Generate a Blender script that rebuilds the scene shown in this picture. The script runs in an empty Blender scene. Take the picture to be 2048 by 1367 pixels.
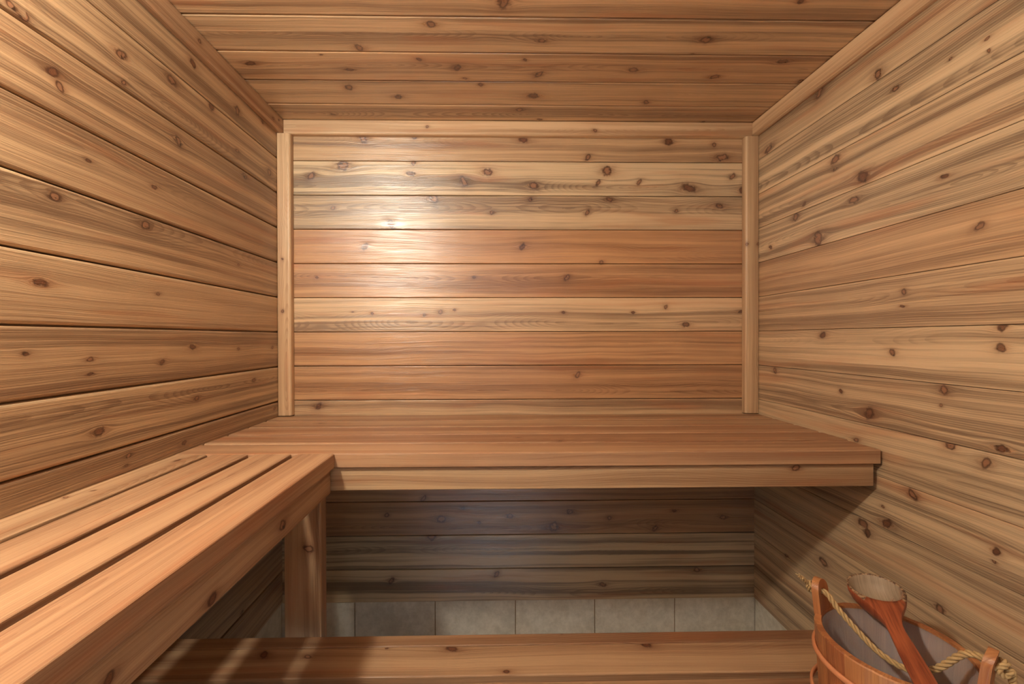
import bpy, bmesh, math, random
import numpy as np
from mathutils import Vector, Matrix

# ------------------------------------------------------------------ camera, world, lights, exposure
scene = bpy.context.scene
C = scene.collection
scene.view_settings.view_transform = 'Standard'
scene.view_settings.look = 'None'
scene.view_settings.gamma = 1.0
scene.view_settings.use_curve_mapping = False
scene.view_settings.exposure = 0.12

XL, XR, YB, YF = -0.824, 1.040, 1.626, -0.40       # left, right, back, front wall faces
HC = 2.150                                          # ceiling height
PITCH = 0.1334                                      # wall board exposure
Z0 = 1.3344                                         # a wall joint level
CAMZ = 1.31

cam_data = bpy.data.cameras.new('camera')
cam = bpy.data.objects.new('camera', cam_data)
C.objects.link(cam)
cam_data.sensor_width = 36.0
cam_data.lens = 827.05 / 2048 * 36.0
cam_data.shift_x = (1024 - 999.48) / 2048
cam_data.shift_y = (679.22 - 683.5) / 2048
cam_data.clip_start = 0.02
right = Vector((0.99985, -0.0171, -0.0022))
fwd = Vector((0.0171, 0.99984, -0.0049))
upv = Vector((0.0023, 0.0049, 1.0))
m = Matrix.Identity(4)
for i in range(3):
    m[i][0] = right[i]; m[i][1] = upv[i]; m[i][2] = -fwd[i]
m[2][3] = CAMZ
cam.matrix_world = m
scene.camera = cam

world = bpy.data.worlds.new('world')
scene.world = world
world.use_nodes = True
bg = world.node_tree.nodes['Background']
bg.inputs[0].default_value = (0.90, 0.96, 1.0, 1)
bg.inputs[1].default_value = 0.30

def add_point(name, loc, power, radius, color):
    l = bpy.data.lights.new(name, 'POINT')
    l.energy = power; l.shadow_soft_size = radius; l.color = color
    o = bpy.data.objects.new(name, l); o.location = loc
    C.objects.link(o)
    return o
# the ceiling lamp of the room outside the open door
add_point('hallway_lamp', (0.05, -0.85, 1.97), 7, 0.10, (0.80, 0.90, 1.0))
# added cool area light, stands in for daylight on the floor at the threshold
dl = bpy.data.lights.new('threshold_daylight_fill', 'AREA')
dl.shape = 'RECTANGLE'; dl.size = 0.5; dl.size_y = 0.5; dl.spread = math.radians(32); dl.energy = 9; dl.color = (0.62, 0.76, 1.0)
dlo = bpy.data.objects.new('threshold_daylight_fill', dl); C.objects.link(dlo)
dlo.location = (-0.15, -1.75, 1.75)
dlo.rotation_euler = (Vector((-0.05, -0.15, 0.0)) - Vector(dlo.location)).to_track_quat('-Z', 'Y').to_euler()
LAMP_POWER = 49.0      # sauna wall lamp, used by its builder
LAMP_LOC = (-0.677, 0.22, 2.01)
# ------------------------------------------------------------------ node helpers
class NT:
    def __init__(self, name):
        self.m = bpy.data.materials.new(name); self.m.use_nodes = True
        self.t = self.m.node_tree
        self.b = self.t.nodes['Principled BSDF']
        self.out = self.t.nodes['Material Output']
    def node(self, kind, **kw):
        n = self.t.nodes.new(kind)
        for k, v in kw.items(): setattr(n, k, v)
        return n
    def put(self, sock, v):
        if isinstance(v, bpy.types.NodeSocket): self.t.links.new(v, sock)
        else: sock.default_value = v
    def math(self, op, a, b=0.0, c=None, clamp=False):
        n = self.node('ShaderNodeMath', operation=op, use_clamp=clamp)
        self.put(n.inputs[0], a); self.put(n.inputs[1], b)
        if c is not None: self.put(n.inputs[2], c)
        return n.outputs[0]
    def attr(self, name):
        n = self.node('ShaderNodeAttribute', attribute_name=name)
        s = self.node('ShaderNodeSeparateXYZ'); self.t.links.new(n.outputs['Vector'], s.inputs[0])
        return s.outputs[0], s.outputs[1], s.outputs[2]
    def comb(self, x, y, z):
        n = self.node('ShaderNodeCombineXYZ')
        self.put(n.inputs[0], x); self.put(n.inputs[1], y); self.put(n.inputs[2], z)
        return n.outputs[0]
    def noise(self, vec, scale=1.0, detail=2.0, rough=0.5, dist=0.0):
        n = self.node('ShaderNodeTexNoise')
        self.put(n.inputs['Vector'], vec)
        n.inputs['Scale'].default_value = scale
        n.inputs['Detail'].default_value = detail
        n.inputs['Roughness'].default_value = rough
        n.inputs['Distortion'].default_value = dist
        return n.outputs[0]
    def mix(self, f, a, b, mode='MIX'):
        n = self.node('ShaderNodeMix', data_type='RGBA', blend_type=mode)
        self.put(n.inputs[0], f)
        self.put(n.inputs[6], a); self.put(n.inputs[7], b)
        return n.outputs[2]
    def smooth(self, x, lo, hi):
        n = self.node('ShaderNodeMapRange', interpolation_type='SMOOTHSTEP')
        self.put(n.inputs[0], x); n.inputs[1].default_value = lo; n.inputs[2].default_value = hi
        return n.outputs[0]

def srgb(r, g, b):
    f = lambda c: (c / 255) / 12.92 if c / 255 <= 0.04045 else ((c / 255 + 0.055) / 1.055) ** 2.4
    return (f(r), f(g), f(b), 1.0)

def cedar(name, L0, D0, L1, D1, rough=0.42, spec=0.5, fine=1.0):
    """knotty cedar: the 'grain' attribute is (along, across, seed) in metres, 'knot' the offset
    to the nearest knot and its radius, 'tone' is (redness, value, streak contrast)."""
    t = NT(name)
    u, v, s = t.attr('grain'); du, dv, rad = t.attr('knot'); hue, val, con = t.attr('tone'); ex, ev, erad = t.attr('knot2')
    M = t.math
    sz = M('MULTIPLY', s, 13.7)
    # wobble the knot outline
    wob = t.noise(t.comb(M('MULTIPLY', u, 55), M('MULTIPLY', v, 55), sz), 1, 2, 0.6)
    wob2 = t.noise(t.comb(M('MULTIPLY', u, 60), M('MULTIPLY', v, 60), M('ADD', sz, 31)), 1, 2, 0.6)
    du2 = M('ADD', du, M('MULTIPLY', M('MULTIPLY', M('SUBTRACT', wob, 0.5), rad), 1.7))
    dv2 = M('ADD', dv, M('MULTIPLY', M('MULTIPLY', M('SUBTRACT', wob2, 0.5), rad), 1.6))
    hsh = M('FRACT', M('MULTIPLY', rad, 3917.0))
    du2 = M('ADD', du2, M('MULTIPLY', dv2, M('SUBTRACT', M('FRACT', M('MULTIPLY', rad, 7351.0)), 0.5)))
    a = M('DIVIDE', du2, M('MULTIPLY', rad, M('SUBTRACT', 1.30, M('MULTIPLY', hsh, 0.45)))); b = M('DIVIDE', dv2, M('MULTIPLY', rad, M('ADD', 0.80, M('MULTIPLY', hsh, 0.85))))
    rho = M('SQRT', M('ADD', M('POWER', M('MULTIPLY', a, 0.85), 2), M('POWER', b, 2)))
    # grain lines flow round the knot
    def flow(du_, dv_, rad_):
        al = M('DIVIDE', du_, M('MULTIPLY', rad_, 3.0)); bl = M('DIVIDE', dv_, M('MULTIPLY', rad_, 1.3))
        r2 = M('ADD', M('POWER', al, 2), M('POWER', bl, 2))
        return M('MULTIPLY', M('DIVIDE', dv_, M('ADD', r2, 0.35)), M('EXPONENT', M('MULTIPLY', r2, -0.28)))
    v1 = M('SUBTRACT', M('SUBTRACT', v, flow(du, dv, rad)), flow(ex, ev, erad))
    wav = t.noise(t.comb(M('MULTIPLY', u, 1.7), M('MULTIPLY', v, 5.0), sz), 1, 2, 0.5)
    v2 = M('ADD', v1, M('MULTIPLY', M('SUBTRACT', wav, 0.5), 0.035))
    n1 = t.noise(t.comb(M('MULTIPLY', u, 0.55), M('MULTIPLY', v2, 30), sz), 1, 1.5, 0.5)
    n2 = t.noise(t.comb(M('MULTIPLY', u, 0.9), M('MULTIPLY', v2, 95), M('ADD', sz, 5.5)), 1, 2, 0.55)
    n3 = t.noise(t.comb(M('MULTIPLY', u, 3.0), M('MULTIPLY', v2, 520), M('ADD', sz, 9.1)), 1, 2, 0.6)
    blotch = t.noise(t.comb(M('MULTIPLY', u, 6.0), M('MULTIPLY', v, 14), M('ADD', sz, 3.3)), 1, 3, 0.6)
    # flat-sawn arches: distance to a wandering pith below the board
    h = t.noise(t.comb(M('MULTIPLY', u, 1.6), 0.0, M('ADD', sz, 17)), 1, 0.5, 0.5)
    dep = M('MULTIPLY', M('SUBTRACT', h, 0.42), 0.20)
    wc = M('SUBTRACT', M('FRACT', M('MULTIPLY', s, 0.37)), 0.5)
    vc = M('SUBTRACT', v2, M('ADD', 0.066, M('MULTIPLY', wc, 0.09)))
    rr = M('SQRT', M('ADD', M('POWER', vc, 2), M('POWER', dep, 2)))
    rr = M('ADD', rr, M('MULTIPLY', M('SUBTRACT', wob, 0.5), 0.0012))
    ring = M('FRACT', M('MULTIPLY', rr, 210.0))
    ringl = M('MULTIPLY', t.smooth(ring, 0.35, 0.95), M('SUBTRACT', 1.0, t.smooth(ring, 0.95, 1.0)))
    rmask = t.smooth(n1, 0.35, 0.75)
    # streak value, 0 light 1 dark
    cc = M('ADD', 0.35, con)
    x = M('ADD', M('MULTIPLY', M('SUBTRACT', n1, 0.5), 2.6), M('MULTIPLY', M('SUBTRACT', n2, 0.5), 2.0))
    x = M('MULTIPLY', x, cc)
    x = M('ADD', x, M('MULTIPLY', M('SUBTRACT', n3, 0.5), 1.5 * fine))
    x = M('ADD', x, M('MULTIPLY', M('SUBTRACT', blotch, 0.5), 0.35))
    x = M('ADD', x, M('MULTIPLY', M('MULTIPLY', ringl, rmask), 0.50))
    x = M('ADD', x, 0.40, clamp=True)
    light = t.mix(hue, L0, L1); dark = t.mix(hue, D0, D1)
    col = t.mix(x, light, dark)
    red = t.noise(t.comb(M('MULTIPLY', u, 2.2), M('MULTIPLY', v2, 26), M('ADD', sz, 41)), 1, 2, 0.5)
    col = t.mix(M('MULTIPLY', t.smooth(red, 0.55, 0.75), 0.35), col, srgb(176, 104, 62))
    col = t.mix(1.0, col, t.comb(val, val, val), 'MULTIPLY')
    # knot: stained halo, dark rim, ringed core
    halo = M('MULTIPLY', M('EXPONENT', M('MULTIPLY', M('MAXIMUM', M('SUBTRACT', M('SQRT', M('ADD', M('POWER', M('MULTIPLY', a, 0.42), 2), M('POWER', M('MULTIPLY', b, 0.75), 2))), 0.45), 0.0), -1.7)), 0.85)
    halo = M('MULTIPLY', halo, M('ADD', 0.45, M('MULTIPLY', blotch, 0.8)))
    col = t.mix(halo, col, t.mix(1.0, col, srgb(150, 100, 74), 'MULTIPLY'))
    core = M('SUBTRACT', 1.0, t.smooth(rho, 0.70, 1.25))
    kr = M('FRACT', M('MULTIPLY', M('ADD', rho, M('MULTIPLY', wob, 0.5)), 3.4))
    kcol = t.mix(kr, srgb(92, 54, 36), srgb(128, 82, 56))
    kcol = t.mix(M('MULTIPLY', t.smooth(M('FRACT', M('MULTIPLY', rad, 1730.0)), .38, .5), .65), kcol, srgb(168, 122, 90))
    kcol = t.mix(t.smooth(rho, 0.42, 0.85), kcol, srgb(72, 42, 30))
    kcol = t.mix(t.smooth(wob2, 0.60, 0.68), kcol, srgb(46, 26, 18))
    col = t.mix(M('MULTIPLY', core, 0.88), col, kcol)
    t.put(t.b.inputs['Base Color'], col)
    t.put(t.b.inputs['Roughness'], M('ADD', rough, M('MULTIPLY', M('SUBTRACT', n3, 0.5), 0.25)))
    t.b.inputs['Specular IOR Level'].default_value = spec
    bump = t.node('ShaderNodeBump'); bump.inputs['Strength'].default_value = 0.7; bump.inputs['Distance'].default_value = 0.0009
    t.put(bump.inputs['Height'], M('ADD', n3, M('MULTIPLY', n2, 0.8)))
    t.put(t.b.inputs['Normal'], bump.outputs[0])
    return t.m

LIGHT0, DARK0 = srgb(214, 187, 148), srgb(131, 108, 84)
LIGHT1, DARK1 = srgb(204, 153, 106), srgb(144, 98, 64)
M_wall = cedar('cedar_panelling', LIGHT0, DARK0, LIGHT1, DARK1, 0.31, 1.0)
M_bench = cedar('planed_cedar', srgb(200, 167, 128), srgb(152, 116, 84), srgb(186, 146, 110), srgb(142, 98, 70), 0.44, 0.4, 0.7)
M_trim = cedar('pale_cedar_trim', srgb(218, 186, 146), srgb(176, 140, 104), srgb(212, 168, 128), srgb(166, 120, 86), 0.42, 0.5, 0.8)
M_pail = cedar('pail_wood', srgb(198, 144, 92), srgb(168, 108, 66), srgb(186, 122, 76), srgb(150, 88, 54), 0.38, 0.5, 0.8)

def mat_tile():
    t = NT('glazed_tile'); M = t.math
    co = t.node('ShaderNodeTexCoord').outputs['Object']
    n = t.noise(co, 42, 4, 0.7); n2 = t.noise(co, 6, 3, 0.6)
    x = M('ADD', M('MULTIPLY', n, 0.6), M('MULTIPLY', n2, 0.5), clamp=True)
    t.put(t.b.inputs['Base Color'], t.mix(t.smooth(x, 0.35, 0.75), srgb(192, 184, 168), srgb(224, 217, 202)))
    t.b.inputs['Roughness'].default_value = 0.32
    return t.m
M_tile = mat_tile()
def mat_plain(name, col, rough=0.6, metallic=0.0, nscale=0.0, col2=None):
    t = NT(name)
    if nscale:
        co = t.node('ShaderNodeTexCoord').outputs['Object']
        t.put(t.b.inputs['Base Color'], t.mix(t.noise(co, nscale, 3, 0.6), col, col2))
    else: t.b.inputs['Base Color'].default_value = col
    t.b.inputs['Roughness'].default_value = rough
    t.b.inputs['Metallic'].default_value = metallic
    return t.m
M_grout = mat_plain('grout', srgb(150, 124, 92), 0.9, 0, 60, srgb(130, 106, 78))
M_plaster = mat_plain('hall_plaster', srgb(200, 192, 180), 0.9, 0, 30, srgb(190, 182, 170))

# ------------------------------------------------------------------ mesh with grain data
class Wood:
    """collects faces with grain / knot / tone data and links them as ONE mesh object"""
    def __init__(self): self.v = []; self.f = []; self.g = []; self.k = []; self.k2 = []; self.t = []; self.sm = []
    def face(self, idx, uv, seed, tone, knots, smooth=False):
        self.f.append(idx); self.sm.append(smooth)
        cu = sum(p[0] for p in uv) / len(uv); cv = sum(p[1] for p in uv) / len(uv)
        near = sorted(knots, key=lambda kn: (math.hypot((kn[0] - cu) * 0.4, kn[1] - cv)) / (kn[2] + .003))[:2]
        for p in uv:
            self.g.append((p[0], p[1], seed)); self.t.append(tone)
            for lst, q in ((self.k, 0), (self.k2, 1)):
                if len(near) > q: lst.append((p[0] - near[q][0], p[1] - near[q][1], near[q][2]))
                else: lst.append((1.0, 1.0, 0.004))
    def plank(self, O, U, V, N, length, width, thick, bev=0.003, seed=0.0, tone=(0.3, 1, 0.5), knots=(), nu=None, nv=4, bevels=None):
        """box: origin O (corner of the outer face), U along, V across, N outward normal;
        bevels=(size at V=0 edge, size at V=width edge) of the outer face"""
        O, U, V, N = Vector(O), Vector(U), Vector(V), Vector(N)
        b0, b1 = bevels if bevels else (bev, bev)
        sec = []   # (across, depth, perimeter)
        def arc(cx_, cd, a0, a1, r, n=3):
            return [(cx_ + r * math.cos(a0 + (a1 - a0) * i / n), cd + r * math.sin(a0 + (a1 - a0) * i / n)) for i in range(n + 1)]
        pts = []
        # depth is negative into the body (along -N)
        for (x, d) in arc(b0, -b0, math.pi, math.pi / 2, b0): pts.append((x, d))
        for i in range(1, nv): pts.append((b0 + (width - b0 - b1) * i / nv, 0.0))
        for (x, d) in arc(width - b1, -b1, math.pi / 2, 0, b1): pts.append((x, d))
        e = min(bev, 0.002)
        pts += [(width, -thick + e), (width - e, -thick), (e, -thick), (0, -thick + e)]
        per = []
        for (x, d) in pts:
            if d > -thick + e * 1.5 and x <= b0: p = x if d > -b0 else 0
            per.append(0)
        # perimeter coordinate, exact 'across' on the outer face
        n = len(pts); acc = [0.0] * n
        i0 = 3
        acc[i0] = pts[i0][0]
        for i in range(i0 + 1, n):
            acc[i] = acc[i - 1] + math.hypot(pts[i][0] - pts[i - 1][0], pts[i][1] - pts[i - 1][1])
        for i in range(i0 - 1, -1, -1):
            acc[i] = acc[i + 1] - math.hypot(pts[i][0] - pts[i + 1][0], pts[i][1] - pts[i + 1][1])
        total = acc[-1] + math.hypot(pts[0][0] - pts[-1][0], pts[0][1] - pts[-1][1])
        if nu is None: nu = max(1, int(length / 0.03)) if knots else 1
        base = len(self.v)
        for iu in range(nu + 1):
            for (x, d) in pts:
                self.v.append(O + U * (length * iu / nu) + V * x + N * d)
        flip = U.cross(V).dot(N) > 0
        for iu in range(nu):
            for i in range(n):
                j = (i + 1) % n
                a0 = acc[i]; a1 = acc[j] if j else total
                u0 = length * iu / nu; u1 = length * (iu + 1) / nu
                q = [base + iu * n + i, base + (iu + 1) * n + i, base + (iu + 1) * n + j, base + iu * n + j]
                uv = [(u0, a0), (u1, a0), (u1, a1), (u0, a1)]
                if not flip: q = q[::-1]; uv = uv[::-1]
                q = q[::1]
                self.face(q, uv, seed, tone, knots)
        for iu, rev in ((0, False), (nu, True)):
            q = [base + iu * n + i for i in range(n)]
            uv = [(0.15 * p[1], p[0]) for p in pts]
            if rev == (not flip): q = q[::-1]; uv = uv[::-1]
            self.face(q, uv, seed + 0.31, (tone[0], tone[1] * 0.9, tone[2]), ())
    def build(self, name, mat, parent=None, loc=None):
        me = bpy.data.meshes.new(name)
        off = Vector(loc) if loc else Vector((0, 0, 0))
        me.from_pydata([tuple(p - off) for p in self.v], [], self.f)
        for nm, dat in (('grain', self.g), ('knot', self.k), ('knot2', self.k2), ('tone', self.t)):
            at = me.attributes.new(nm, 'FLOAT_VECTOR', 'CORNER')
            at.data.foreach_set('vector', np.array(dat, dtype=np.float32).ravel())
        me.polygons.foreach_set('use_smooth', np.array(self.sm, dtype=bool))
        me.materials.append(mat)
        bm = bmesh.new(); bm.from_mesh(me); bmesh.ops.recalc_face_normals(bm, faces=bm.faces); bm.to_mesh(me); bm.free()
        me.update()
        o = bpy.data.objects.new(name, me); C.objects.link(o)
        if loc: o.location = loc
        if parent is not None: o.parent = parent; o.location = Vector(loc) - parent.location if loc else -parent.location
        return o

def simple(name, verts, faces, mats, parent=None, smooth=False, fm=None):
    me = bpy.data.meshes.new(name); me.from_pydata([tuple(v) for v in verts], [], faces)
    for mm in (mats if isinstance(mats, (list, tuple)) else [mats]): me.materials.append(mm)
    if fm: me.polygons.foreach_set('material_index', fm)
    bm = bmesh.new(); bm.from_mesh(me); bmesh.ops.recalc_face_normals(bm, faces=bm.faces); bm.to_mesh(me); bm.free()
    if smooth: me.polygons.foreach_set('use_smooth', [True] * len(me.polygons))
    o = bpy.data.objects.new(name, me); C.objects.link(o)
    if parent is not None: o.parent = parent; o.location = -parent.location
    return o

def box_into(V, F, x0, x1, y0, y1, z0, z1):
    b = len(V)
    V += [Vector(p) for p in ((x0, y0, z0), (x1, y0, z0), (x1, y1, z0), (x0, y1, z0), (x0, y0, z1), (x1, y0, z1), (x1, y1, z1), (x0, y1, z1))]
    F += [tuple(b + i for i in q) for q in ((0, 3, 2, 1), (4, 5, 6, 7), (0, 1, 5, 4), (1, 2, 6, 5), (2, 3, 7, 6), (3, 0, 4, 7))]

def structure(o): o['kind'] = 'structure'; return o
def thing(name, label, cat, loc):
    o = bpy.data.objects.new(name, None); o.location = loc; o.empty_display_size = 0.05
    C.objects.link(o); o['label'] = label; o['category'] = cat
    return o

# ------------------------------------------------------------------ knots of each surface, metres
KB = [(-0.504, 2.088, 0.0125), (-0.304, 2.097, 0.0078), (0.121, 2.084, 0.011), (0.377, 2.019, 0.0079), (-0.582, 1.982, 0.0172), (-0.706, 1.941, 0.0109), (-0.308, 1.994, 0.0078), (-0.318, 1.951, 0.011), (-0.019, 1.958, 0.0126), (-0.111, 1.922, 0.0125), (0.162, 1.906, 0.0126), (0.452, 1.966, 0.0142), (0.417, 1.919, 0.0079), (-0.622, 1.817, 0.0078), (-0.23, 1.855, 0.0125), (-0.395, 1.753, 0.0125), (-0.001, 1.801, 0.0063), (0.375, 1.802, 0.0079), (0.46, 1.854, 0.0095), (0.15, 1.853, 0.0063), (-0.498, 1.667, 0.0094), (0.118, 1.668, 0.0094), (0.43, 1.605, 0.0063), (-0.685, 1.546, 0.0047), (-0.073, 1.546, 0.0047), (0.293, 1.546, 0.0079), (-0.546, 1.411, 0.0031), (-0.47, 1.405, 0.0047), (-0.267, 1.399, 0.0047), (-0.204, 1.411, 0.0063), (-0.15, 1.419, 0.0047), (0.279, 1.408, 0.0047), (0.686, 1.43, 0.0063), (0.555, 1.408, 0.0047), (0.766, 1.36, 0.0095), (0.984, 1.411, 0.0064), (0.335, 1.162, 0.0079), (-0.681, 1.044, 0.0094), (0.697, 2.081, 0.0111), (0.91, 2.021, 0.0143), (0.878, 2.071, 0.0063), (0.581, 1.923, 0.0079), (0.778, 1.898, 0.0174), (0.952, 1.946, 0.0079), (0.994, 1.891, 0.0111), (0.728, 1.809, 0.0063), (0.9, 1.828, 0.0095), (-0.273, 0.679, 0.0079), (-0.416, 0.615, 0.0063), (-0.203, 0.597, 0.0126), (-0.118, 0.64, 0.0047), (0.067, 0.606, 0.0095), (-0.054, 0.582, 0.0047), (0.304, 0.622, 0.0095), (0.239, 0.563, 0.0142), (0.461, 0.595, 0.0063), (-0.399, 0.357, 0.0079), (0.013, 0.378, 0.0079), (0.433, 0.331, 0.0095), (0.72, 0.622, 0.0064), (0.915, 0.594, 0.008), (0.81, 0.386, 0.008), (0.642, 0.553, 0.0079), (-0.242, 0.527, 0.0126)]
KC = [(-0.164, 1.114, 0.0096), (0.03, 1.04, 0.013), (-0.383, 1.207, 0.0104), (0.141, 1.17, 0.009), (-0.444, 1.304, 0.0087), (-0.739, 1.279, 0.011), (-0.107, 1.292, 0.0099), (-0.219, 1.254, 0.006), (-0.088, 1.344, 0.0052), (0.15, 1.32, 0.0102), (0.1, 1.252, 0.0048), (-0.479, 1.397, 0.0107), (-0.328, 1.449, 0.0111), (-0.038, 1.377, 0.0066), (0.144, 1.437, 0.0139), (0.101, 1.526, 0.0103), (0.182, 1.591, 0.0077), (-0.597, 1.566, 0.006), (-0.507, 1.238, 0.0036), (0.605, 1.161, 0.0113), (0.445, 1.294, 0.0113), (0.718, 1.325, 0.0103), (0.886, 1.248, 0.011), (0.551, 1.471, 0.0086), (0.595, 1.219, 0.0036), (0.823, 1.601, 0.0047), (1.012, 1.342, 0.0066), (0.773, 1.025, 0.006)]
KL = [(0.727, 1.88, 0.0062), (0.745, 1.877, 0.0063), (0.793, 1.809, 0.0083), (0.806, 1.789, 0.0061), (0.936, 1.94, 0.0098), (1.081, 1.973, 0.0103), (1.234, 1.993, 0.0094), (1.356, 2.044, 0.0104), (1.158, 2.066, 0.0088), (1.283, 2.132, 0.0061), (1.502, 2.084, 0.0043), (1.103, 1.827, 0.0084), (0.86, 1.672, 0.0041), (1.025, 1.678, 0.0059), (1.395, 1.849, 0.008), (1.547, 1.921, 0.0104), (0.942, 1.881, 0.0045), (1.355, 1.914, 0.0052), (0.795, 1.576, 0.0075), (0.998, 1.578, 0.0086), (0.768, 1.411, 0.0087), (1.034, 1.419, 0.0039), (1.151, 1.286, 0.0077), (0.861, 1.266, 0.0049), (1.045, 1.25, 0.006), (0.744, 1.283, 0.0042), (1.355, 1.275, 0.0039), (1.562, 1.275, 0.0045), (0.861, 1.236, 0.0041), (1.441, 1.165, 0.0055), (1.164, 1.142, 0.0067), (0.879, 1.114, 0.01), (1.116, 1.031, 0.0064), (1.574, 1.044, 0.0045), (1.357, 1.547, 0.0039), (0.949, 1.044, 0.0045), (0.943, 1.024, 0.0036), (1.366, 0.412, 0.0052)]
KR = [(1.3, 2.085, 0.0102), (1.101, 2.018, 0.0097), (1.053, 1.949, 0.0062), (1.542, 2.018, 0.0136), (0.851, 1.908, 0.0033), (0.854, 1.935, 0.0034), (0.924, 1.94, 0.0027), (1.24, 1.848, 0.0121), (1.24, 1.822, 0.0061), (1.146, 1.759, 0.0112), (0.935, 1.678, 0.0064), (1.175, 1.704, 0.0115), (1.303, 1.625, 0.0153), (1.403, 1.72, 0.0096), (0.867, 1.545, 0.0068), (1.531, 1.645, 0.006), (1.364, 1.753, 0.0053), (1.028, 1.423, 0.0051), (1.032, 1.387, 0.0041), (1.286, 1.316, 0.0088), (1.059, 1.269, 0.0063), (0.827, 1.328, 0.0065), (0.829, 1.287, 0.0066), (1.505, 1.188, 0.0074), (1.125, 1.098, 0.0122), (0.934, 1.186, 0.0074), (0.941, 1.151, 0.0028), (0.827, 1.081, 0.0082), (0.854, 1.043, 0.0084), (0.922, 1.062, 0.0073), (1.164, 1.015, 0.0057), (1.217, 1.147, 0.0048), (1.006, 0.919, 0.0079), (1.084, 0.857, 0.0032), (1.142, 0.782, 0.0124), (1.073, 0.816, 0.0106), (1.445, 0.535, 0.0057), (1.281, 0.601, 0.0113), (1.128, 0.766, 0.0089), (0.834, 0.865, 0.0058), (0.839, 0.844, 0.0033), (0.942, 0.676, 0.0074)]
rnd = random.Random(5)
def knots_in(lst, a0, a1, b0, b1, ua, vb, su=1, sv=1):
    """knots whose (a, b) lie in the board, as (along, across, radius)"""
    return [((a - ua) * su, (b - vb) * sv, r) for a, b, r in lst if a0 <= a <= a1 and b0 - 0.004 <= b <= b1 + 0.004]

TB = 0.016   # board thickness
# ---- back wall: rows by joint level
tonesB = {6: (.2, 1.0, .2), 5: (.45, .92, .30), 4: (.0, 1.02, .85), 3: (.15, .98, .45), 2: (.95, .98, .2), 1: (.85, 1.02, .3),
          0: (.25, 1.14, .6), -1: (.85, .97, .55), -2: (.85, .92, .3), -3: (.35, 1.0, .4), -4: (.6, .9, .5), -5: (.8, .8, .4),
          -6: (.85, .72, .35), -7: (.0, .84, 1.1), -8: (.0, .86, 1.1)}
W = Wood()
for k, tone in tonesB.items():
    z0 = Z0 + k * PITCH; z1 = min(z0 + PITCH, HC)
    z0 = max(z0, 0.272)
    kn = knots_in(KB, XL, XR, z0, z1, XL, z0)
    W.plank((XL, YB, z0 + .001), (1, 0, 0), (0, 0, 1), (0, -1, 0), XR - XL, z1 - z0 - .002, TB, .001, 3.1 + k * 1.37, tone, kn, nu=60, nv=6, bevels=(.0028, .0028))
W.plank((XL - .03, YB + TB, 0), (1, 0, 0), (0, 0, 1), (0, -1, 0), XR - XL + .06, HC + .03, .03, .001, 1, (.9, .65, .2))
structure(W.build('wall_back', M_wall))
# ---- left wall
tonesL = {6: (.3, .9, .5), 5: (.4, .9, .5), 4: (.4, .92, .6), 3: (.5, .88, .6), 2: (.45, .86, .5), 1: (.3, .96, .8), 0: (.3, 1.0, .1),
          -1: (.35, .9, .55), -2: (.2, .92, .8), -3: (.35, .9, .5), -4: (.5, .8, .5), -5: (.6, .75, .5), -6: (.7, .7, .4), -7: (.5, .7, .6), -8: (.5, .7, .6)}
W = Wood()
for k, tone in tonesL.items():
    z0 = Z0 + k * PITCH; z1 = min(z0 + PITCH, HC); z0 = max(z0, 0.272)
    kn = knots_in(KL, YF, YB, z0, z1, YF, z0)
    W.plank((XL, YF, z0 + .0014), (0, 1, 0), (0, 0, 1), (1, 0, 0), YB - YF, z1 - z0 - .0028, TB, .001, 41.3 + k * 1.91, tone, kn, nu=60, nv=6, bevels=(.0062, .0062))
W.plank((XL - TB, YF, 0), (0, 1, 0), (0, 0, 1), (1, 0, 0), YB - YF, HC + .03, .03, .001, 1, (.9, .65, .2))
structure(W.build('wall_left', M_wall))
# ---- right wall
tonesR = {6: (.1, 1.02, .3), 5: (.1, 1.04, .35), 4: (.0, 1.1, .45), 3: (.1, 1.08, .5), 2: (.0, 1.12, .5), 1: (.45, 1.04, .15), 0: (.25, 1.06, .35),
          -1: (.1, 1.1, .55), -2: (.1, 1.1, .55), -3: (.05, 1.06, .35), -4: (.1, 1.04, .5), -5: (.1, 1.02, .4), -6: (.2, 1.02, .4), -7: (.2, 1.0, .65), -8: (.15, 1.0, .65)}
W = Wood()
for k, tone in tonesR.items():
    z0 = Z0 + k * PITCH; z1 = min(z0 + PITCH, HC); z0 = max(z0, 0.272)
    kn = knots_in(KR, YF, YB, z0, z1, YF, z0)
    W.plank((XR, YF, z0 + .0006), (0, 1, 0), (0, 0, 1), (-1, 0, 0), YB - YF, z1 - z0 - .0012, TB, .001, 77.7 + k * 2.23, tone, kn, nu=60, nv=6, bevels=(.0018, .0018))
W.plank((XR + TB, YF, 0), (0, 1, 0), (0, 0, 1), (-1, 0, 0), YB - YF, HC + .03, .03, .001, 1, (.9, .65, .2))
structure(W.build('wall_right', M_wall))
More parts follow.
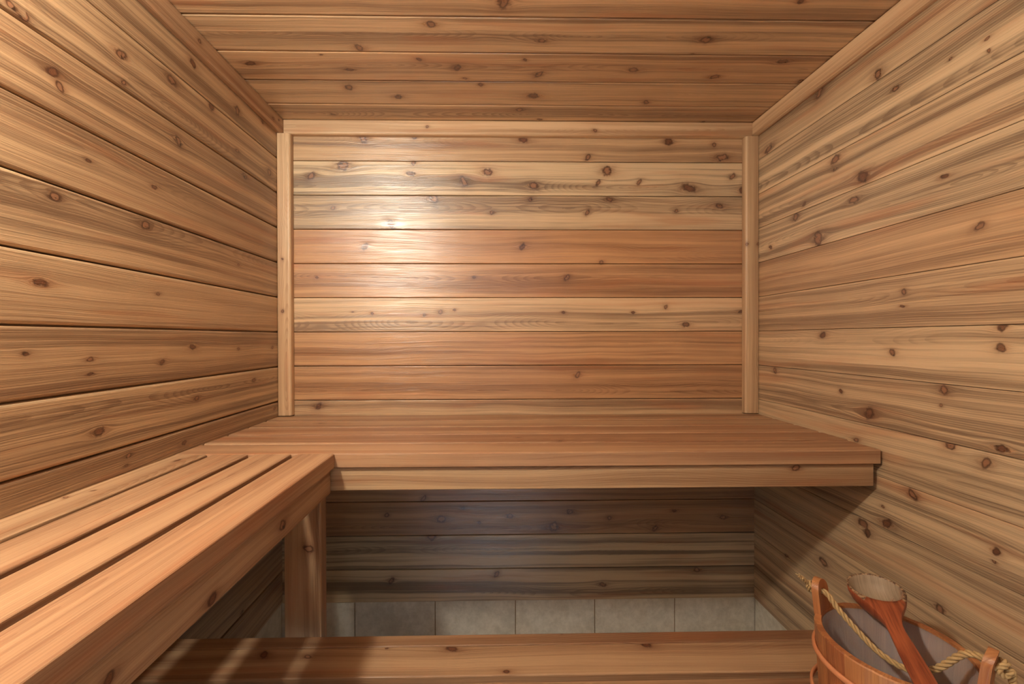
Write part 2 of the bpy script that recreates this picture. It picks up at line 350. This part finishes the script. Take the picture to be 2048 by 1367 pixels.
# ---- ceiling
W = Wood(); PC = 0.1365; yj = 1.499 + PC
tonesC = [(.3, 1.1, .4), (.35, 1.06, .4), (.5, 1.06, .4), (.3, 1.1, .6), (.4, 1.12, .45), (.35, 1.14, .4)]
for i in range(15):
    y1 = yj - i * PC + (0 if i else 0); y0 = y1 - PC
    y1 = min(y1, YB); y0 = max(y0, YF)
    if y1 - y0 < .02: continue
    kn = knots_in(KC, XL, XR, y0, y1, XL, y0)
    W.plank((XL, y0 + .0016, HC), (1, 0, 0), (0, 1, 0), (0, 0, -1), XR - XL, y1 - y0 - .0032, TB, .001, 120.1 + i * 2.71, tonesC[i % 6], kn, nu=60, nv=6, bevels=(.0044, .0044))
W.plank((XL - .03, YF - .1, HC + TB), (1, 0, 0), (0, 1, 0), (0, 0, -1), XR - XL + .06, YB - YF + .13, .03, .001, 1, (.9, .65, .2))
structure(W.build('ceiling', M_wall))
# ---- front wall behind the camera with the open doorway
DX0, DX1, DZ = -0.36, 0.44, 2.05
W = Wood()
for k in range(-10, 7):
    z0 = Z0 + k * PITCH; z1 = min(z0 + PITCH, HC); z0 = max(z0, 0.0)
    if z1 <= z0: continue
    for (xa, xb) in (((XL, DX0), (DX1, XR)) if z1 < DZ + .05 else ((XL, XR),)):
        W.plank((xa, YF, z0 + .0005), (1, 0, 0), (0, 0, 1), (0, 1, 0), xb - xa, z1 - z0 - .001, .03, .001, 200 + k * 1.7, (.3, .95, .6), (), bevels=(.002, .002))
structure(W.build('wall_front', M_wall))
W = Wood()
for (O, U, L) in (((DX0 - .045, YF + .014, 0), (0, 0, 1), DZ + .05), ((DX1 - .015, YF + .014, 0), (0, 0, 1), DZ + .05)):
    W.plank(O, U, (1, 0, 0), (0, 1, 0), L, .06, .06, .004, 251 + L, (.2, 1, .3))
W.plank((DX0 + .015, YF + .014, DZ - .01), (1, 0, 0), (0, 0, 1), (0, 1, 0), DX1 - DX0 - .03, .06, .06, .004, 255, (.2, 1, .3))
structure(W.build('door_1', M_trim))

# ---- floor: square tiles on grout, running out through the doorway
V, F = [], []
T = 0.3158; x0 = 1.0378 - 6 * T
for i in range(6):
    for j in range(12):
        xa, xb = x0 + i * T + .0015, x0 + (i + 1) * T - .0015
        yb = YB - j * T; ya = yb - T + .003
        xa = max(xa, XL); xb = min(xb, XR)
        if xb - xa > .02: box_into(V, F, xa, xb, ya, yb, -.01, 0.0)
nf = len(F)
box_into(V, F, XL - .02, XR + .02, YB - 12 * T, YB + .02, -.03, -.002)
structure(simple('floor', V, F, [M_tile, M_grout], fm=[0] * nf + [1] * 6))
# ---- wall tile course under the boards
def tile_course(name, spans, fn, zt=.2745):
    V, F = [], []
    for a, b in spans: box_into(V, F, *fn(a + .0018, b - .0018, .006, .002), 0.004, zt)
    nf = len(F)
    box_into(V, F, *fn(spans[0][0], spans[-1][1], .0035, -.006), 0.0, zt)
    structure(simple(name, V, F, [M_tile, M_grout], fm=[0] * nf + [1] * (len(F) - nf)))
# coordinate is the inner face of the wall; tiles sit 4 mm behind the board faces
cuts = [XL - .007] + [x for x in (-.860, -.5443, -.2293, .0877, .4029, .7222) if x > XL + .01] + [XR + .007]
tile_course('baseboard_back', list(zip(cuts[:-1], cuts[1:])), lambda a, b, p, q: (a, b, YB + .010 - p, YB + .010 - q))
ys = [YB + .002 - i * T for i in range(7)]
sp = [(max(ys[i + 1], YF), ys[i]) for i in range(6) if ys[i] > YF + .03][::-1]
tile_course('baseboard_left', sp, lambda a, b, p, q: (XL - .010 + q, XL - .010 + p, a, b))
tile_course('baseboard_right', sp, lambda a, b, p, q: (XR + .010 - p, XR + .010 - q, a, b))

# ---- trim mouldings
def trim(name, O, U, V, N, L, Wd, Th, bevs, seed, tone, knots=()):
    w = Wood(); w.plank(O, U, V, N, L, Wd, Th, .001, seed, tone, knots, bevels=bevs)
    structure(w.build(name, M_trim))
trim('trim_1', (XL + .024, YB - .023, HC - .056), (1, 0, 0), (0, 0, 1), (0, -1, 0), XR - XL - .048, .0545, .0225, (.008, .003), 11, (.2, 1.0, .55), [(.55, .03, .004), (1.2, .02, .005)])
trim('trim_2', (XL + .023, YF + .001, HC - .056), (0, 1, 0), (0, 0, 1), (1, 0, 0), YB - YF - .002, .0545, .0225, (.008, .003), 12, (.75, .78, .6), [(1.93, .02, .004), (1.97, .035, .003), (1.55, .03, .004)])
trim('trim_3', (XR - .023, YF + .001, HC - .056), (0, 1, 0), (0, 0, 1), (-1, 0, 0), YB - YF - .002, .0545, .0225, (.014, .003), 13, (.2, .98, .5))
ZT0 = 1.0135
trim('trim_4', (XL + .0008, YB - .029, ZT0), (0, 0, 1), (1, 0, 0), (0, -1, 0), HC - .0565 - ZT0, .050, .0285, (.003, .010), 14, (.1, 1.04, .3), [(.60, .02, .0035), (.40, .02, .004)])
trim('trim_5', (XR - .0508, YB - .029, ZT0), (0, 0, 1), (1, 0, 0), (0, -1, 0), HC - .0565 - ZT0, .050, .0285, (.010, .003), 15, (.05, .92, .4), [(.66, .004, .004), (.66, .046, .004)])

# ------------------------------------------------------------------ benches
BT = 1.010; ST = 0.038
# long upper bench along the back wall
b = thing('sauna_bench', 'long upper cedar slat bench against the back wall, spanning side to side', 'bench', (0.1, 1.35, 0))
YF1 = 1.081; SP = (YB - .002 - YF1) / 5
slat_tone = [(.9, .98, .3), (.85, .96, .4), (.95, 1.0, .3), (.6, .98, .4), (.5, .98, .35)]
benchk = [(.074, 1.239, .0036), (.195, 1.199, .0035), (-.61, 1.468, .0042)]
for i in range(5):
    ya = YF1 + i * SP
    W = Wood()
    kn = knots_in(benchk, XL, XR, ya, ya + SP, XL, ya)
    xr = XR - .009 if i == 0 else XR - .003
    if i == 0: kn.append((.549 - XL, -.013, .006))
    W.plank((XL + .002, ya, BT), (1, 0, 0), (0, 1, 0), (0, 0, 1), xr - XL - .002, SP - .0115, ST, .004, 301 + i * 1.9, slat_tone[i], kn, nu=60)
    W.build('slat', M_bench, b)
W = Wood()
W.plank((-.446, 1.092, .909), (1, 0, 0), (0, 0, 1), (0, -1, 0), 1.022 + .446, BT - ST - .001 - .909, .036, .003, 320.3, (.05, .93, .4), [(.811 + .446, .052, .0075)], nu=50)
W.build('fascia', M_bench, b)
for (xa, xb) in ((XL + .002, XL + .038), (XR - .040, XR - .004)):
    W = Wood()
    W.plank((xa, 1.14, BT - ST - .001), (0, 1, 0), (1, 0, 0), (0, 0, 1), YB - 1.142, xb - xa, .062, .002, 330 + xa, (.5, .8, .4))
    W.build('support_rail', M_bench, b)
W = Wood()
W.plank((XL + .04, YB - .040, BT - ST - .001), (1, 0, 0), (0, 1, 0), (0, 0, 1), XR - XL - .084, .038, .062, .002, 335, (.5, .8, .4))
W.build('support_rail', M_bench, b)

# upper bench along the left wall, same height
b = thing('sauna_bench', 'upper cedar slat bench running along the left wall, butting into the back bench', 'bench', (-0.6, 0.35, 0))
LY0, LY1 = YF + .004, YF1 - .0015
lk = [(-.808, .795, .0038), (-.777, 1.031, .0059), (-.79, .83, .003)]
for i, (xa, xb) in enumerate(((XL + .002, -.739), (-.725, -.634), (-.617, -.523), (-.507, -.412))):
    W = Wood()
    kn = [(y - LY0, x - xa, r) for x, y, r in lk if xa < x < xb]
    W.plank((xa, LY0, BT), (0, 1, 0), (1, 0, 0), (0, 0, 1), LY1 - LY0, xb - xa, ST, .0035, 350 + i * 2.3, [(.35, 1.02, .4), (.7, 1.0, .25), (.75, 1.02, .22), (.85, 1.02, .22)][i], kn, nu=50)
    W.build('slat', M_bench, b)
W = Wood()
lf = [(.84, .934, .0085), (.63, .917, .007), (.461, .934, .006)]
W.plank((-.424, LY0, .905), (0, 1, 0), (0, 0, 1), (1, 0, 0), LY1 - LY0 + .004, BT - ST - .001 - .905, .036, .003, 371, (.6, .92, .5), [(y - LY0, z - .905, r) for y, z, r in lf], nu=50)
W.build('fascia', M_bench, b)
W = Wood()
W.plank((XL + .002, LY0, BT - ST - .001), (0, 1, 0), (1, 0, 0), (0, 0, 1), 1.13 - LY0, .036, .062, .002, 375, (.5, .8, .4))
W.build('support_rail', M_bench, b)
for (px, py, zt) in ((-.548, 1.090, BT - ST - .001), (-.548, YF + .04, BT - ST - .001)):
    W = Wood()
    W.plank((px, py, .001), (0, 0, 1), (1, 0, 0), (0, -1, 0), zt - .002, .096, .037, .003, 381 + py, (.45, .9, .45), [(.757, .064, .0084)], nu=40)
    W.build('leg', M_bench, b)

# lower step bench
b = thing('sauna_bench', 'low cedar step bench below the upper benches, carrying the pail at its right end', 'bench', (0.1, 0.82, 0))
LZ = 0.560
lowk = [(-.103, .996, .0087), (.026, .925, .0054), (-.44, .978, .0057), (-.261, 1.001, .0029), (.17, 1.043, .002), (-.546, .986, .0076), (.371, 1.001, .0088)]
for i, (ya, yb) in enumerate(((1.0075, 1.045), (.916, 1.006), (.807, .898), (.698, .789), (.590, .680))):
    W = Wood()
    kn = [(x - XL, y - ya, r) for x, y, r in lowk if ya < y < yb]
    W.plank((XL + .003, ya, LZ), (1, 0, 0), (0, 1, 0), (0, 0, 1), XR - XL - .006, yb - ya, ST, .0035, 401 + i * 1.7, [(.9, .78, .3), (.55, .93, .45), (.8, .88, .4), (.7, .9, .4), (.6, .9, .4)][i], kn, nu=60)
    W.build('slat', M_bench, b)
for yy in (.606,):
    W = Wood()
    W.plank((XL + .02, yy, LZ - ST - .0885), (1, 0, 0), (0, 0, 1), (0, -1, 0), XR - XL - .04, .0875, .03, .002, 420 + yy, (.6, .85, .4))
    W.build('fascia', M_bench, b)
for xx in (XL + .03, .30, XR - .12):
    W = Wood()
    W.plank((xx, .608, LZ - ST - .001), (0, 1, 0), (1, 0, 0), (0, 0, 1), .39, .037, .088, .002, 425 + xx, (.6, .85, .4))
    W.build('support_rail', M_bench, b)
    for yy in (.65, .99):
        W = Wood()
        W.plank((xx + .038, yy, .001), (0, 0, 1), (1, 0, 0), (0, -1, 0), LZ - ST - .003, .05, .037, .002, 428 + xx + yy, (.5, .88, .4))
        W.build('leg', M_bench, b)

# ------------------------------------------------------------------ sauna lamp high on the left wall
lamp = thing('sauna_lamp', 'frosted globe lamp on the left wall above the side bench', 'lamp', (XL, LAMP_LOC[1], LAMP_LOC[2]))
def revolve(profile, n, axis_o, axis_d, side):
    axis_d = Vector(axis_d).normalized(); side = Vector(side).normalized(); up2 = axis_d.cross(side)
    V, F = [], []
    for (r, h) in profile:
        for i in range(n):
            a = 2 * math.pi * i / n
            V.append(Vector(axis_o) + axis_d * h + (side * math.cos(a) + up2 * math.sin(a)) * r)
    for p in range(len(profile) - 1):
        for i in range(n):
            j = (i + 1) % n
            F.append((p * n + i, p * n + j, (p + 1) * n + j, (p + 1) * n + i))
    F.append(tuple(range(n))[::-1]); F.append(tuple((len(profile) - 1) * n + i for i in range(n)))
    return V, F
V, F = revolve([(.058, 0), (.058, .012), (.050, .020), (.040, .034), (.036, .070), (.036, .092)], 32, (XL + .001, LAMP_LOC[1], LAMP_LOC[2]), (1, 0, 0), (0, 1, 0))
simple('base', V, F, mat_plain('lamp_porcelain', srgb(230, 226, 216), 0.3), lamp, smooth=True)
t = NT('frosted_glass')
t.b.inputs['Base Color'].default_value = (1, 1, 1, 1)
GR = 0.046
t.b.inputs['Emission Color'].default_value = (1.0, 0.97, 0.85, 1)
t.b.inputs['Emission Strength'].default_value = LAMP_POWER / (math.pi * 4 * math.pi * GR * GR)
prof = [(max(.0005, GR * math.sin(math.pi * i / 16)), -GR * math.cos(math.pi * i / 16)) for i in range(17)]
V, F = revolve(prof, 32, LAMP_LOC, (1, 0, 0), (0, 1, 0))
simple('globe', V, F, t.m, lamp, smooth=True)

# ------------------------------------------------------------------ pail
PX, PY, PZ0, PZ1 = .747, .756, LZ + .0005, .740
RT, RB = .119, .108          # outer radius top, bottom
TH = .012
pail = thing('sauna_pail', 'round wooden sauna pail with frosted plastic liner and rope handle on the low bench', 'pail', (PX, PY, PZ0))
def rad_at(z): return RB + (RT - RB) * (z - PZ0) / (PZ1 - PZ0)
EAR = math.radians(122)      # direction of the far ear, seen from above
NST = 18
def stave_ring():
    W = Wood(); n = NST * 4
    zs = [PZ0, PZ0 + .004, PZ0 + .05, PZ0 + .1, PZ0 + .15, PZ1 - .0025, PZ1]
    rows = []
    for zi, z in enumerate(zs):
        row = []
        for i in range(n):
            a = EAR + math.pi / NST + 2 * math.pi * i / n
            r = rad_at(z) - (.0012 if i % 4 == 0 else 0) - (.0015 if zi in (0, len(zs) - 1) else 0)
            W.v.append(Vector((PX + r * math.cos(a), PY + r * math.sin(a), z))); row.append(len(W.v) - 1)
        rows.append(row)
    inn = []
    for z in (PZ1, PZ0 + .012):
        row = []
        for i in range(n):
            a = EAR + math.pi / NST + 2 * math.pi * i / n; r = rad_at(z) - TH
            W.v.append(Vector((PX + r * math.cos(a), PY + r * math.sin(a), z))); row.append(len(W.v) - 1)
        inn.append(row)
    rr = random.Random(8)
    tones = [(rr.uniform(.1, 1), rr.uniform(.86, 1.06), rr.uniform(.1, .5)) for _ in range(NST)]
    def quad(a_, b_, i, seedoff, za, zb):
        j = (i + 1) % n; st = i // 4; w0 = 2 * math.pi * .115 / n
        W.face((a_[i], a_[j], b_[j], b_[i]), [(za, i % 4 * w0), (za, (i % 4 + 1) * w0), (zb, (i % 4 + 1) * w0), (zb, i % 4 * w0)], 500 + st * 1.7 + seedoff, tones[st], ())
    for k in range(len(zs) - 1):
        for i in range(n): quad(rows[k], rows[k + 1], i, 0, zs[k], zs[k + 1])
    for i in range(n):
        quad(rows[-1], inn[0], i, .4, .2, .212); quad(inn[0], inn[1], i, 0, .2, 0)
    W.face(tuple(rows[0]), [(W.v[q].x, W.v[q].y) for q in rows[0]], 530, (.5, .9, .3), ())
    W.face(tuple(inn[1]), [(W.v[q].x, W.v[q].y) for q in inn[1]], 531, (.5, .9, .3), ())
    return W
stave_ring().build('staves', M_pail, pail)
# the two tall staves: rounded ears with a rope hole
def ear(ang, seed):
    W = Wood(); hw = .0235; z_b = PZ1 - .004; z_t = .803
    er = Vector((math.cos(ang), math.sin(ang), 0)); et = Vector((-math.sin(ang), math.cos(ang), 0))
    hz = z_t - .024; hr = .0062
    r_o = RT + .0008
    def outline(k, n=40):
        a = 2 * math.pi * k / n + math.pi / n
        # squarish body with a round top
        x = math.cos(a); z = math.sin(a)
        if z >= 0: return hw * x, hz + (z_t - hz) * z
        s = 1 / max(abs(x), abs(z)); s = min(s, 1.6)
        return max(-hw, min(hw, hw * x * s * 1.15)), hz + max(-1.0, z * s) * (hz - z_b)
    n = 40; lo = []
    for side in (0, 1):
        r0 = r_o - side * TH
        for kk in range(n):
            x, z = outline(kk); lo.append(len(W.v))
            rr_ = r0 + (z - PZ1) * .10 - (x * x) / (2 * r0)
            W.v.append(Vector((PX, PY, 0)) + er * rr_ + et * x + Vector((0, 0, z)))
        for kk in range(n):
            a = 2 * math.pi * kk / n + math.pi / n
            x, z = hr * math.cos(a), hz + hr * math.sin(a)
            W.v.append(Vector((PX, PY, 0)) + er * (r0 + (z - PZ1) * .10) + et * x + Vector((0, 0, z)))
    def P(i):
        d = W.v[i] - Vector((PX, PY, 0)); return (d.z, d.dot(et) + .03)
    tone = (.7, .88, .35)
    for kk in range(n):
        j = (kk + 1) % n
        for a_, b_ in ((0, n), (2 * n, 3 * n)):
            q = (a_ + kk, a_ + j, b_ + j, b_ + kk); W.face(q, [P(i) for i in q], seed, tone, ())
        q = (kk, j, 2 * n + j, 2 * n + kk); W.face(q, [P(kk), P(j), (P(j)[0], P(j)[1] + TH), (P(kk)[0], P(kk)[1] + TH)], seed, (.4, 1.0, .3), ())
        q = (n + kk, n + j, 3 * n + j, 3 * n + kk); W.face(q, [P(i) for i in q], seed, tone, ())
    W.build('ear', M_pail, pail)
    return Vector((PX, PY, 0)) + er * (r_o - TH / 2 + (hz - PZ1) * .1) + Vector((0, 0, hz)), er, et
holeL, erL, etL = ear(EAR, 541.0)
holeR, erR, etR = ear(EAR + math.pi, 547.0)
# hoops
M_hoop = mat_plain('hoop_wood', srgb(222, 150, 104), 0.4, 0, 25, srgb(206, 132, 90))
def hoop(z, rext, tilt):
    V, F = [], []; n = 72
    for i in range(n):
        a = 2 * math.pi * i / n
        zz = z + tilt * math.cos(a - 3.6)
        r_in = rad_at(zz) + .0004 + rext
        for (dr, dz) in ((0, -.0055), (.003, -.0052), (.0052, -.0025), (.0052, .0025), (.003, .0052), (0, .0055)):
            V.append(Vector((PX + (r_in + dr) * math.cos(a), PY + (r_in + dr) * math.sin(a), zz + dz)))
    for i in range(n):
        j = (i + 1) % n
        for k in range(6):
            l = (k + 1) % 6; F.append((i * 6 + k, j * 6 + k, j * 6 + l, i * 6 + l))
    simple('hoop', V, F, M_hoop, pail, smooth=True)
hoop(.694, .0006, .0); hoop(.612, .0085, .004)
# liner
t = NT('frosted_plastic')
t.b.inputs['Base Color'].default_value = srgb(208, 202, 198)
t.b.inputs['Roughness'].default_value = 0.28
tr = t.node('ShaderNodeBsdfTransparent'); mx = t.node('ShaderNodeMixShader'); mx.inputs[0].default_value = 0.26
t.t.links.new(tr.outputs[0], mx.inputs[1]); t.t.links.new(t.b.outputs[0], mx.inputs[2]); t.t.links.new(mx.outputs[0], t.out.inputs[0])
rl = RT - TH - .0012
prof = [(.002, PZ0 + .016), (rl - .020, PZ0 + .016), (rl - .014, PZ0 + .022), (rl - .0045, PZ1 - .022), (rl - .001, PZ1 - .018), (rl - .0003, PZ1 - .004), (rl - .0016, PZ1 - .004),
        (rl - .0025, PZ1 - .018), (rl - .006, PZ1 - .022), (rl - .0155, PZ0 + .0235), (rl - .021, PZ0 + .0175), (.002, PZ0 + .0175)]
V, F = revolve(prof, 64, (PX, PY, 0), (0, 0, 1), (1, 0, 0))
simple('liner', V, F, t.m, pail, smooth=True)

# rope handle: three strands twisted along a path
M_rope = mat_plain('jute_rope', srgb(214, 184, 132), 0.85, 0, 160, srgb(168, 134, 86))
def resample(P, n):
    P = [Vector(p) for p in P]; out = []
    m_ = len(P)
    def cr(i, s):
        a, b_, c_, d_ = P[max(i - 1, 0)], P[i], P[min(i + 1, m_ - 1)], P[min(i + 2, m_ - 1)]
        return 0.5 * ((2 * b_) + (c_ - a) * s + (2 * a - 5 * b_ + 4 * c_ - d_) * s * s + (3 * b_ - a - 3 * c_ + d_) * s ** 3)
    for k in range(n + 1):
        x = k / n * (m_ - 1); i = min(int(x), m_ - 2); out.append(cr(i, x - i))
    return out
def tube(V, F, pts, r, ns=8, taper=None):
    base = len(V); nrm = None
    for i, p in enumerate(pts):
        tg = (pts[min(i + 1, len(pts) - 1)] - pts[max(i - 1, 0)]).normalized()
        if nrm is None: nrm = tg.orthogonal().normalized()
        nrm = (nrm - tg * nrm.dot(tg)).normalized(); bn = tg.cross(nrm)
        rr_ = r * (taper(i / (len(pts) - 1)) if taper else 1)
        for k in range(ns):
            a = 2 * math.pi * k / ns; V.append(p + (nrm * math.cos(a) + bn * math.sin(a)) * rr_)
    for i in range(len(pts) - 1):
        for k in range(ns):
            l = (k + 1) % ns; F.append((base + i * ns + k, base + i * ns + l, base + (i + 1) * ns + l, base + (i + 1) * ns + k))
    F.append(tuple(base + k for k in range(ns))); F.append(tuple(base + (len(pts) - 1) * ns + k for k in range(ns)))
def rope(V, F, path, R_, strands=3, pitch=.020, fray=False):
    L = sum((path[i + 1] - path[i]).length for i in range(len(path) - 1)); nrm = None
    frames = []; s = 0
    for i, p in enumerate(path):
        tg = (path[min(i + 1, len(path) - 1)] - path[max(i - 1, 0)]).normalized()
        if nrm is None: nrm = tg.orthogonal().normalized()
        nrm = (nrm - tg * nrm.dot(tg)).normalized()
        if i: s += (path[i] - path[i - 1]).length
        frames.append((p, nrm.copy(), tg.cross(nrm), s))
    for q in range(strands):
        pts = []
        for p, a_, b_, s in frames:
            th = 2 * math.pi * (s / pitch + q / strands); pts.append(p + (a_ * math.cos(th) + b_ * math.sin(th)) * R_ * .55)
        tube(V, F, pts, R_ * .48, 8)
V, F = [], []
mid = (holeL + holeR) / 2
A = holeL + erL * .009; B = holeR + erR * .010
hang = [A, holeL, holeL - erL * .014 + Vector((0, 0, -.001)), holeL.lerp(holeR, .14) + Vector((0, 0, -.022)), holeL.lerp(holeR, .28) + Vector((0, 0, -.050)), holeL.lerp(holeR, .43) + Vector((-.003, 0, -.070)),
        holeL.lerp(holeR, .58) + Vector((0, 0, -.076)), holeL.lerp(holeR, .73) + Vector((0, 0, -.052)), holeL.lerp(holeR, .87) + Vector((.004, .004, -.008)), holeR - erR * .012 + Vector((0, 0, .004)), holeR, B]
rope(V, F, resample(hang, 260), .0056, pitch=.034)
# knots outside each ear and loose ends
kl = [A + etL * .002, A + etL * .008 + Vector((0, 0, .006)), A + erL * .007 + Vector((0, 0, .009)), A - etL * .006 + Vector((0, 0, .002)), A - etL * .002 + erL * .006 - Vector((0, 0, .010)), A + erL * .009 + etL * .003 - Vector((0, 0, .002)), A + erL * .010 + Vector((0, 0, .006)) + etL * .004, A + erL * .012 + etL * .013 + Vector((0, 0, .014)), A + erL * .014 + etL * .022 + Vector((0, 0, .022))]
rope(V, F, resample(kl, 110), .0042, pitch=.024)
B2 = holeR + erR * .008
kr = [B2, B2 + etR * .010 + Vector((0, 0, .006)), B2 + erR * .008 + Vector((0, 0, .010)), B2 - etR * .009, B2 + erR * .006 - Vector((0, 0, .011)), B2 + erR * .012 + etR * .004, B2 + erR * .013 + etR * .010 - Vector((0, 0, .012)), B2 + erR * .012 + etR * .014 - Vector((0, 0, .034))]
rope(V, F, resample(kr, 110), .0048, pitch=.026)
rf = random.Random(3)
for end, d, cnt in ((kr[-1], Vector((0, 0, -1)), 12), (kl[-1], (erL * .4 + etL * .8 + Vector((0, 0, .6))).normalized(), 5)):
    for q in range(cnt):
        dd = (d + Vector((rf.uniform(-.5, .5), rf.uniform(-.5, .5), rf.uniform(-.4, .4)))).normalized()
        tube(V, F, resample([end - d * .004, end + dd * .005, end + dd * .010 + Vector((rf.uniform(-.003, .003), rf.uniform(-.003, .003), 0))], 6), .0008, 5)
simple('rope_handle', V, F, M_rope, pail, smooth=True)

# ------------------------------------------------------------------ ladle lying across the pail, bowl over the far rim
def mat_ladle():
    t = NT('worn_ladle_wood'); M = t.math
    u, v, s = t.attr('grain')
    n = t.noise(t.comb(M('MULTIPLY', u, 14), M('MULTIPLY', v, 260), s), 1, 3, 0.6)
    n2 = t.noise(t.comb(M('MULTIPLY', u, 8), M('MULTIPLY', v, 60), s), 1, 2, 0.5)
    x = M('ADD', M('MULTIPLY', n, .6), M('MULTIPLY', n2, .5), clamp=True)
    col = t.mix(t.smooth(x, .35, .75), srgb(172, 94, 58), srgb(112, 50, 32))
    t.put(t.b.inputs['Base Color'], col); t.b.inputs['Roughness'].default_value = 0.42
    # bleached bowl: grey worn wood with blackened flecks
    w = NT('bleached_bowl_wood'); M = w.math
    u, v, s = w.attr('grain')
    n = w.noise(w.comb(M('MULTIPLY', u, 60), M('MULTIPLY', v, 60), 3.3), 1, 3, 0.6)
    g = w.noise(w.comb(M('MULTIPLY', u, 30), M('MULTIPLY', v, 420), 1.3), 1, 2, 0.6)
    far = w.smooth(M('ADD', u, M('MULTIPLY', M('SUBTRACT', n, .5), .07)), .040, .075)
    grey = w.mix(g, srgb(178, 160, 134), srgb(122, 104, 84))
    col = w.mix(far, grey, w.mix(g, srgb(184, 114, 78), srgb(140, 74, 50)))
    fleck = w.noise(w.comb(M('MULTIPLY', u, 160), M('MULTIPLY', v, 160), 8.1), 1, 3, 0.7)
    fm_ = M('MULTIPLY', w.smooth(fleck, .56, .66), M('SUBTRACT', 1.0, w.smooth(M('ABSOLUTE', M('SUBTRACT', far, .45)), .2, .5)))
    col = w.mix(M('MULTIPLY', fm_, .7), col, srgb(70, 60, 56))
    w.put(w.b.inputs['Base Color'], col); w.b.inputs['Roughness'].default_value = 0.6
    # greyed rim
    r = NT('greyed_rim_wood')
    co = r.node('ShaderNodeTexCoord').outputs['Object']
    r.put(r.b.inputs['Base Color'], r.mix(r.smooth(r.noise(co, 160, 3, .6), .4, .62), srgb(172, 142, 108), srgb(86, 58, 42)))
    r.b.inputs['Roughness'].default_value = 0.6
    return t.m, w.m, r.m
ML, MB_, MR = mat_ladle()
def build_ladle():
    C0 = Vector((.799, .849, .7865))        # middle of the bowl opening
    P1 = Vector((.689, .640, .7615))        # handle crosses the near rim
    dirv = (P1 - C0).normalized()
    cs = .047
    P0 = C0 - dirv * cs                     # far tip of the bowl rim
    P2 = P0 + dirv * .44                    # handle end
    side = dirv.cross(Vector((0, 0, 1))).normalized()
    # roll the bowl a little towards the room
    upn = side.cross(dirv).normalized()
    roll = Matrix.Rotation(math.radians(6), 3, dirv)
    side = roll @ side; upn = roll @ upn
    BL = .122
    S = [0, .002, .006, .013, .022, .033, .047, .060, .072, .084, .096, .106, .118, .130, .143, .156, .170, .185, .21, .24, .28, .33, .38, .42, .435, .44]
    SB = .097
    def hw(s):
        if s < .047: return max(math.sqrt(max(.047 ** 2 - (s - .047) ** 2, 0)), .006)
        if s < .150:
            q = (s - .047) / .103; return .0125 + (.047 - .0125) * (1 - q * q * (3 - 2 * q))
        return .0125 + min(s - .15, .08) * .045 if s < .43 else .012
    def bot(s):
        if s < .06: return -.005 - .037 * math.sqrt(max(0, 1 - ((s - .060) / .0605) ** 2))
        q = min((s - .06) / .11, 1); return -.042 + (-.0205 + .042) * q * q * (3 - 2 * q)
    def top(s):
        q = min(max((s - .094) / .07, 0), 1); return -.011 * q * q * (3 - 2 * q)
    NQ = 24
    V, G, F, FM = [], [], [], []
    for s in S:
        w_ = hw(s); bt = bot(s)
        for q in range(NQ):
            a = 2 * math.pi * q / NQ
            ca, sa = math.cos(a), math.sin(a)
            x = w_ * (abs(ca) ** .75) * (1 if ca >= 0 else -1)
            mid_ = top(s)
            if sa >= 0: z = mid_ + (.003 if s > SB else .001) * (abs(sa) ** .6)
            else: z = mid_ + (bt - mid_) * (abs(sa) ** .8)
            V.append(P0 + dirv * s + side * x + upn * z); G.append((s, x))
    for i in range(len(S) - 1):
        for q in range(NQ):
            r_ = (q + 1) % NQ
            top_face = q < NQ // 2 and S[i + 1] <= SB
            if top_face: continue
            F.append((i * NQ + q, i * NQ + r_, (i + 1) * NQ + r_, (i + 1) * NQ + q)); FM.append(0)
    F.append(tuple(range(NQ))); FM.append(2)
    F.append(tuple((len(S) - 1) * NQ + q for q in range(NQ))); FM.append(0)
    # bowl opening: rim ring from the outline to an inner ellipse, then rings down
    nb = sum(1 for s in S if s <= SB)
    loop = [i * NQ + 0 for i in range(nb)]                       # +side edge, tip to neck
    neck = [(nb - 1) * NQ + q for q in range(1, NQ // 2)]
    loop2 = [i * NQ + NQ // 2 for i in range(nb - 1, -1, -1)]
    tipa = [q for q in range(NQ // 2 - 1, 0, -1)]
    outline = loop + neck + loop2 + tipa
    rings = [(.0445, .0018, 2), (.0425, -.0002, 2), (.0395, -.012, 1), (.033, -.022, 1), (.023, -.029, 1), (.011, -.0325, 1)]
    prev = outline
    for (rd, z, mi) in rings:
        cur = []
        for idx in outline:
            s, x = G[idx]
            an = math.atan2(x, s - cs); ns = cs + rd * math.cos(an); nx = rd * math.sin(an)
            V.append(P0 + dirv * ns + side * nx + upn * z); G.append((ns, nx)); cur.append(len(V) - 1)
        for i in range(len(cur)):
            j = (i + 1) % len(cur)
            F.append((prev[i], prev[j], cur[j], cur[i])); FM.append(0 if (prev is outline and G[prev[i]][0] > .085) else mi)
        prev = cur
    F.append(tuple(prev)); FM.append(1)
    me = bpy.data.meshes.new('sauna_ladle'); me.from_pydata([tuple(v - P0) for v in V], [], F)
    for mm in (ML, MB_, MR): me.materials.append(mm)
    me.polygons.foreach_set('material_index', FM)
    at = me.attributes.new('grain', 'FLOAT_VECTOR', 'POINT'); at.data.foreach_set('vector', np.array([(g[0], g[1], 2.0) for g in G], dtype=np.float32).ravel())
    bm = bmesh.new(); bm.from_mesh(me); bmesh.ops.remove_doubles(bm, verts=bm.verts, dist=.00005)
    bmesh.ops.recalc_face_normals(bm, faces=bm.faces); bm.to_mesh(me); bm.free()
    me.polygons.foreach_set('use_smooth', [True] * len(me.polygons))
    o = bpy.data.objects.new('sauna_ladle', me); o.location = P0; C.objects.link(o)
    o['label'] = 'reddish wooden ladle with a bleached bowl lying across the pail'
    o['category'] = 'ladle'
build_ladle()
